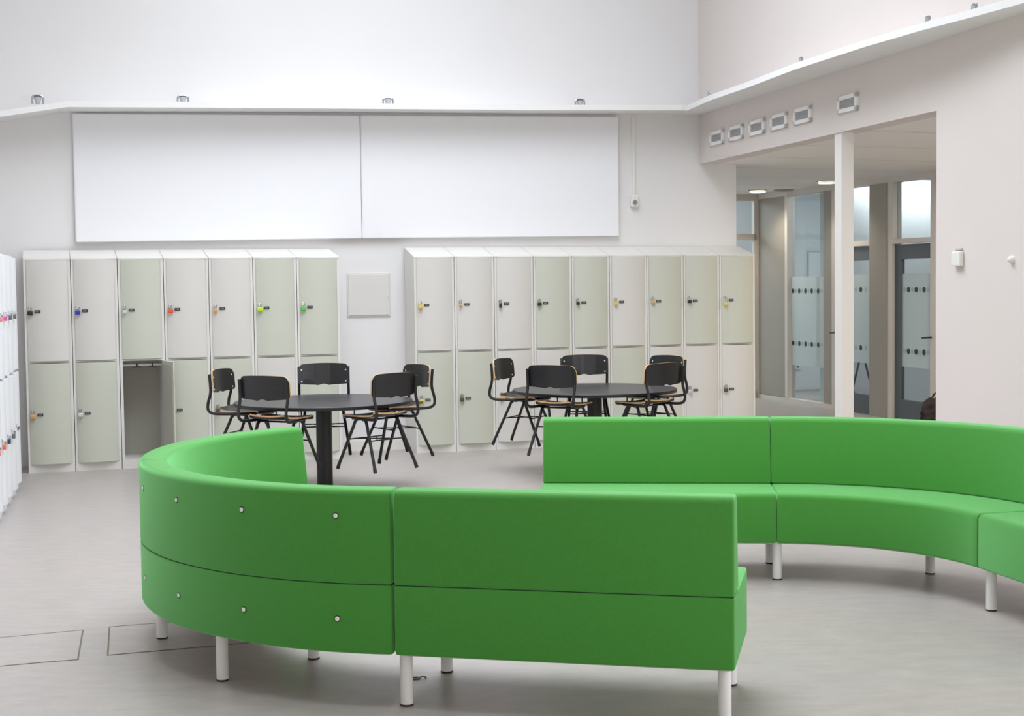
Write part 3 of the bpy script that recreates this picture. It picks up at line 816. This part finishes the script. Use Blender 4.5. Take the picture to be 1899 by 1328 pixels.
curved('sofa_curved_module', 'curved green sofa module at the far left, its inner backrest facing the camera', NC, NR, ND, dr(-164.6), dr(64.5),
       [(dr(-167.4), .085), (dr(-168), ND - .06), (dr(-198), .08), (dr(-226), .08), (dr(-226), ND - .06)],
       [(dr(a), z) for a in (-181, -197, -213) for z in (.737, .338)])
FC, FR, FD = (1.312, 6.887), 1.545, .578
fa = dr(84.2); fs = dr(70.7)
curved('sofa_curved_module', 'curved green sofa module facing the camera on the far right side of the ring', FC, FR, FD, fa, fs,
       [(fa - .005, FD - .06), (dr(49.3), .062), (fa, .06)], [])
a3 = fa - fs
# continues straight towards the camera; runs from its near end to the joint so that the backrest lies outside
u3 = V(math.sin(a3), -math.cos(a3), 0)
q3 = (FC[0] + FR * math.cos(a3) + u3.x * 1.29, FC[1] + FR * math.sin(a3) + u3.y * 1.29)
straight('sofa_straight_module', 'straight green sofa module cut off by the right frame edge', q3, math.atan2(-u3.y, -u3.x), 1.29, FD,
         [(.05, .062), (.05, FD - .06), (1.24, .062), (1.262, FD - .06)])
jx, jy = FC[0] + FR * math.cos(fa), FC[1] + FR * math.sin(fa)
ta = fa + PI / 2
straight('sofa_straight_module', 'straight green sofa module facing the camera, behind the foreground one', (jx, jy), ta, 1.29, FD,
         [(.5, .062), (1.24, .062), (1.24, FD - .06)])

# ------------------------------------------------------------------ chairs and tables
def make_chair(label, group, loc, rz):
    t = thing('school_chair', label, 'chair', loc, rz, group)
    # seat: black top, birch edge
    bm = BM(); nx, ny = 10, 12; T_ = .012
    def sp(i, j, dz):
        u = i / nx * 2 - 1; v = j / ny
        wdt = .195 * (1 - .16 * (1 - v) ** 2) * (1 - .10 * max(0, v - .85) / .15)
        y = -.185 + v * .385
        if j in (0, ny): y -= (1 if j else -1) * .03 * abs(u) ** 3
        z = .412 + .010 * (u * u) - .012 * math.sin(PI * v) + (.018 * (1 - v / .15) ** 2 if v < .15 else 0) - (.030 * ((v - .8) / .2) ** 2 if v > .8 else 0)
        return (u * wdt, y, z + dz)
    top = [[bm.verts.new(sp(i, j, 0)) for j in range(ny + 1)] for i in range(nx + 1)]
    bot = [[bm.verts.new(sp(i, j, -T_)) for j in range(ny + 1)] for i in range(nx + 1)]
    for i in range(nx):
        for j in range(ny):
            bm.faces.new((top[i][j], top[i + 1][j], top[i + 1][j + 1], top[i][j + 1])); bm.faces.new((bot[i][j], bot[i][j + 1], bot[i + 1][j + 1], bot[i + 1][j]))
    rim = []
    for i in range(nx):
        for j in (0, ny): rim.append((top[i][j], top[i + 1][j], bot[i + 1][j], bot[i][j]))
    for j in range(ny):
        for i in (0, nx): rim.append((top[i][j], top[i][j + 1], bot[i][j + 1], bot[i][j]))
    for q in rim: bm.faces.new(q).material_index = 1
    obj('seat', bm, [M['black_ply'], M['birch']], t, smooth=True, ang=40)
    # backrest
    bm = BM(); nx, nz = 28, 5; H0, H1 = .545, .727
    def bp(i, k, d):
        u = i / nx * 2 - 1
        cr = max(0, (abs(u) - .78) / .22)
        ztop = H1 - .045 * (1 - math.sqrt(max(0, 1 - cr ** 2))) - .010 * u * u
        zbot = H0 + .010 * u * u + .014 * (1 - math.sqrt(max(0, 1 - max(0, (abs(u) - .9) / .1) ** 2)))
        if abs(u) < .24: zbot += .012 * (math.cos(PI * u / .24) + 1) / 2 - .004
        elif abs(u) < .34: zbot -= .004 * (1 - (abs(u) - .24) / .10)
        z = zbot + (ztop - zbot) * k / nz
        y = -.225 - .075 * (z - .545) + .040 * u * u
        return (u * .212, y + d, z)
    Fv = [[bm.verts.new(bp(i, k, .006)) for k in range(nz + 1)] for i in range(nx + 1)]
    Bv = [[bm.verts.new(bp(i, k, -.006)) for k in range(nz + 1)] for i in range(nx + 1)]
    for i in range(nx):
        for k in range(nz):
            bm.faces.new((Fv[i][k], Fv[i + 1][k], Fv[i + 1][k + 1], Fv[i][k + 1])); bm.faces.new((Bv[i][k], Bv[i][k + 1], Bv[i + 1][k + 1], Bv[i + 1][k]))
    rim = []
    for i in range(nx):
        for k in (0, nz): rim.append((Fv[i][k], Fv[i + 1][k], Bv[i + 1][k], Bv[i][k]))
    for k in range(nz):
        for i in (0, nx): rim.append((Fv[i][k], Fv[i][k + 1], Bv[i][k + 1], Bv[i][k]))
    for q in rim: bm.faces.new(q).material_index = 1
    br = obj('backrest', bm, [M['black_ply'], M['birch']], t, smooth=True, ang=40)
    for sx in (-1, 1):
        for z in (.575, .67):
            u = .86; y = -.225 - .075 * (z - .545) + .040 * u * u + .006
            bm = BM(); lathe(bm, [(.0065, 0), (.0065, .0015), (.004, .003), (.001, .003)], 10)
            bm.transform(Matrix.Translation((sx * u * .212, y, z)) @ Matrix.Rotation(-PI / 2, 4, 'X')); obj('screw', bm, M['screwcap'], br)
    for sx in (-1, 1):
        bm = BM()
        pts = [(sx * .13, .13, .385), (sx * .165, .05, .385), (sx * .185, -.12, .385), (sx * .197, -.205, .388), (sx * .203, -.240, .412), (sx * .205, -.238, .47), (sx * .204, -.212, .545), (sx * .204, -.214, .615), (sx * .204, -.222, .695)]
        tube(bm, smooth_path(pts, 2), .0118, 8); obj('back_post', bm, M['black_steel'], t, smooth=True)
    for sx in (-1, 1):
        for sy in (1, -1):
            bm = BM()
            foot = (sx * .205, sy * .215 + .0, .008)
            pts = [(sx * .150, 0, .382), (sx * .151, sy * .035, .381), (sx * .154, sy * .062, .365), (sx * .158, sy * .078, .325), foot]
            tube(bm, smooth_path(pts[:-1], 2) + [Vector(foot)], .0118, 8); l = obj('leg', bm, M['black_steel'], t, smooth=True)
            bm = BM(); d = (Vector(pts[-2]) - Vector(foot)).normalized()
            tube(bm, [Vector(foot) - V(0, 0, .008), Vector(foot) + d * .03], .0135, 8); obj('rubber_foot', bm, M['rubber'], l, smooth=True)
    for sy, z in ((1, .225), (-1, .225)):
        f = (.325 - z) / .317; x = .158 + (.205 - .158) * f; y = sy * (.078 + (.215 - .078) * f)
        bm = BM(); tube(bm, [(-x, y, z), (x, y, z)], .0055, 6)
        obj('stretcher', bm, M['black_steel'], t, smooth=True)
    bm = BM(); tube(bm, [(-.155, -.02, .372), (.155, -.02, .372)], .008, 6); tube(bm, [(-.150, .10, .378), (.150, .10, .378)], .008, 6)
    obj('seat_frame', bm, M['black_steel'], t, smooth=True)
    f = (.325 - .225) / .317; y = .078 + .137 * f
    bm = BM(); tube(bm, [(-.10, y, .225), (.10, -y, .225)], .005, 6); tube(bm, [(.10, y, .225), (-.10, -y, .225)], .005, 6)
    obj('cross_brace', bm, M['black_steel'], t, smooth=True)
    return t
def dup(root, loc, rz, label, group):
    r = root.copy(); COL.objects.link(r); r.location = loc; r.rotation_euler = (0, 0, rz); r['label'] = label; r['group'] = group
    for ch in list(root.children):
        c = ch.copy(); COL.objects.link(c); c.parent = r
        for g in ch.children:
            d = g.copy(); COL.objects.link(d); d.parent = c
    return r
LIFT = .245
proto = [None]
def place_chair(cx, cy, phi, r, label, group, turn=0):
    a = math.radians(phi); px, py = cx + math.cos(a) * r, cy + math.sin(a) * r
    # backrest centre sits at local (0,-.225); chair faces the table centre
    rz = a + PI / 2 + math.radians(turn)
    f = V(-math.sin(rz), math.cos(rz), 0)         # local +y in world
    loc = V(px, py, LIFT) + f * .225
    if proto[0] is None: proto[0] = make_chair(label, group, loc, rz); return
    dup(proto[0], loc, rz, label, group)
def table(cx, cy, lab, phis):
    t = thing('round_table', lab, 'table', (cx, cy, 0), 0, 'round black tables')
    bm = BM(); lathe(bm, [(.001, .697), (.675, .697), (.688, .700), (.688, .7225), (.686, .7245), (.001, .7245)], 96)
    for f in bm.faces:
        n_ = f.calc_center_median()
        if n_.z > .7235: f.material_index = 0
    o = obj('tabletop', bm, [M['tabletop']], t, smooth=True)
    bm = BM(); lathe(bm, [(.6885, .700), (.6895, .7015), (.6895, .7225), (.6885, .7235), (.6875, .712)], 96); obj('edge_band', bm, M['table_edge'], o, smooth=True)
    bm = BM(); lathe(bm, [(.062, .008), (.062, .69), (.16, .69), (.16, .697)], 14); obj('column', bm, M['black_steel'], t)
    bm = BM(); lathe(bm, [(.001, 0), (.44, 0), (.443, .003), (.443, .008), (.43, .011), (.07, .013), (.001, .013)], 72); obj('base_plate', bm, M['disc'], t, smooth=True)
    for ph in phis:
        a = math.radians(ph); c_ = V(math.cos(a), math.sin(a), 0); p = V(-math.sin(a), math.cos(a), 0)
        b = c_ * .50
        bm = BM(); zb = .628
        tube(bm, smooth_path([b - p * .11 + V(0, 0, .697), b - p * .11 + V(0, 0, zb), b + p * .11 + V(0, 0, zb), b + p * .11 + V(0, 0, .697)], 1), .006, 6)
        obj('chair_hanger', bm, M['black_steel'], t, smooth=True)
T1, T2 = (-1.469, 11.43), (.69, 12.35)
g1, g2 = 'black school chairs hung on the left table', 'black school chairs hung on the right table'
P1 = [(168, .86, 'black plywood chair hung on the left table, at its left end, facing right'),
      (-114, .84, 'black plywood chair hung on the left table, front left, its back to the camera'),
      (97, .87, 'black plywood chair hung on the left table, far side, facing the camera'),
      (-44, .85, 'black plywood chair hung on the left table, front right, its back to the camera'),
      (34, .87, 'black plywood chair hung on the left table, right rear, partly behind another chair')]
P2 = [(157, .86, 'black plywood chair hung on the right table, at its left end, facing right'),
      (-117, .86, 'black plywood chair hung on the right table, front left, its back to the camera'),
      (93, .84, 'black plywood chair hung on the right table, far side, facing the camera'),
      (-50, .83, 'black plywood chair hung on the right table, front right, its back to the camera'),
      (38, .87, 'black plywood chair hung on the right table, right rear, partly behind another chair')]
table(*T1, 'round black pedestal table on the left with five chairs hung on it', [p[0] for p in P1])
table(*T2, 'round black pedestal table on the right with five chairs hung on it', [p[0] for p in P2])
for ph, r, lab in P1: place_chair(*T1, ph, r, lab, g1)
for ph, r, lab in P2: place_chair(*T2, ph, r, lab, g2)

# ------------------------------------------------------------------ floor covers and litter
def cover(poly, label):
    c = sum((V(*p, 0) for p in poly), V(0, 0, 0)) / len(poly)
    t = thing('floor_cover', label, 'floor cover', c, 0, 'cover plates in the floor')
    P = [Vector((p[0] - c.x, p[1] - c.y)) for p in poly]
    area2 = sum(P[i].x * P[(i + 1) % len(P)].y - P[(i + 1) % len(P)].x * P[i].y for i in range(len(P)))
    if area2 < 0: P.reverse()
    bm = BM(); prism(bm, [tuple(p) for p in P], .0002, .0010); obj('plate', bm, M['floor_plate'], t)
    A, Q = offset_poly(P, -.003), offset_poly(P, .0045); n = len(P)
    bm = BM(); lo = [[bm.verts.new((p.x, p.y, z)) for p in R_] for R_ in (A, Q) for z in (.0005, .0018)]
    for i in range(n):
        j = (i + 1) % n
        bm.faces.new((lo[1][i], lo[1][j], lo[3][j], lo[3][i])); bm.faces.new((lo[0][i], lo[0][j], lo[1][j], lo[1][i])); bm.faces.new((lo[2][i], lo[2][j], lo[3][j], lo[3][i])); bm.faces.new((lo[0][i], lo[0][j], lo[2][j], lo[2][i]))
    obj('seam', bm, M['gap'], t)
M['gap'] = mat('dirty_gap', (112, 100, 88), .8)
M['floor_plate'] = M['floor']
cover([(-2.40, 6.78), (-2.048, 6.913), (-1.91, 6.36), (-2.05, 6.32), (-2.62, 6.12), (-2.90, 6.60)], 'rectangular cover plate let into the floor at the left frame edge')
cover([(-1.94, 6.973), (-1.61, 7.08), (-.95, 7.31), (-.78, 6.79), (-1.353, 6.578), (-1.80, 6.43)], 'rectangular cover plate let into the floor, half under the curved sofa')
t = thing('metal_ring_pull', 'small worn metal ring pull lying on the floor behind the sofa leg', 'ring pull', (-.415, 5.975, 0), .3)
bm = BM(); tube(bm, [(math.cos(a) * .022, math.sin(a) * .014, .004) for a in [2 * PI * k / 20 for k in range(20)]], .0035, 6, closed=True)
obj('ring', bm, M['key'], t, smooth=True)
bm = BM(); tube(bm, smooth_path([(.02, 0, .004), (.035, .006, .010), (.05, -.004, .004), (.042, -.012, .004)]), .003, 6); obj('tab', bm, M['key'], t, smooth=True)
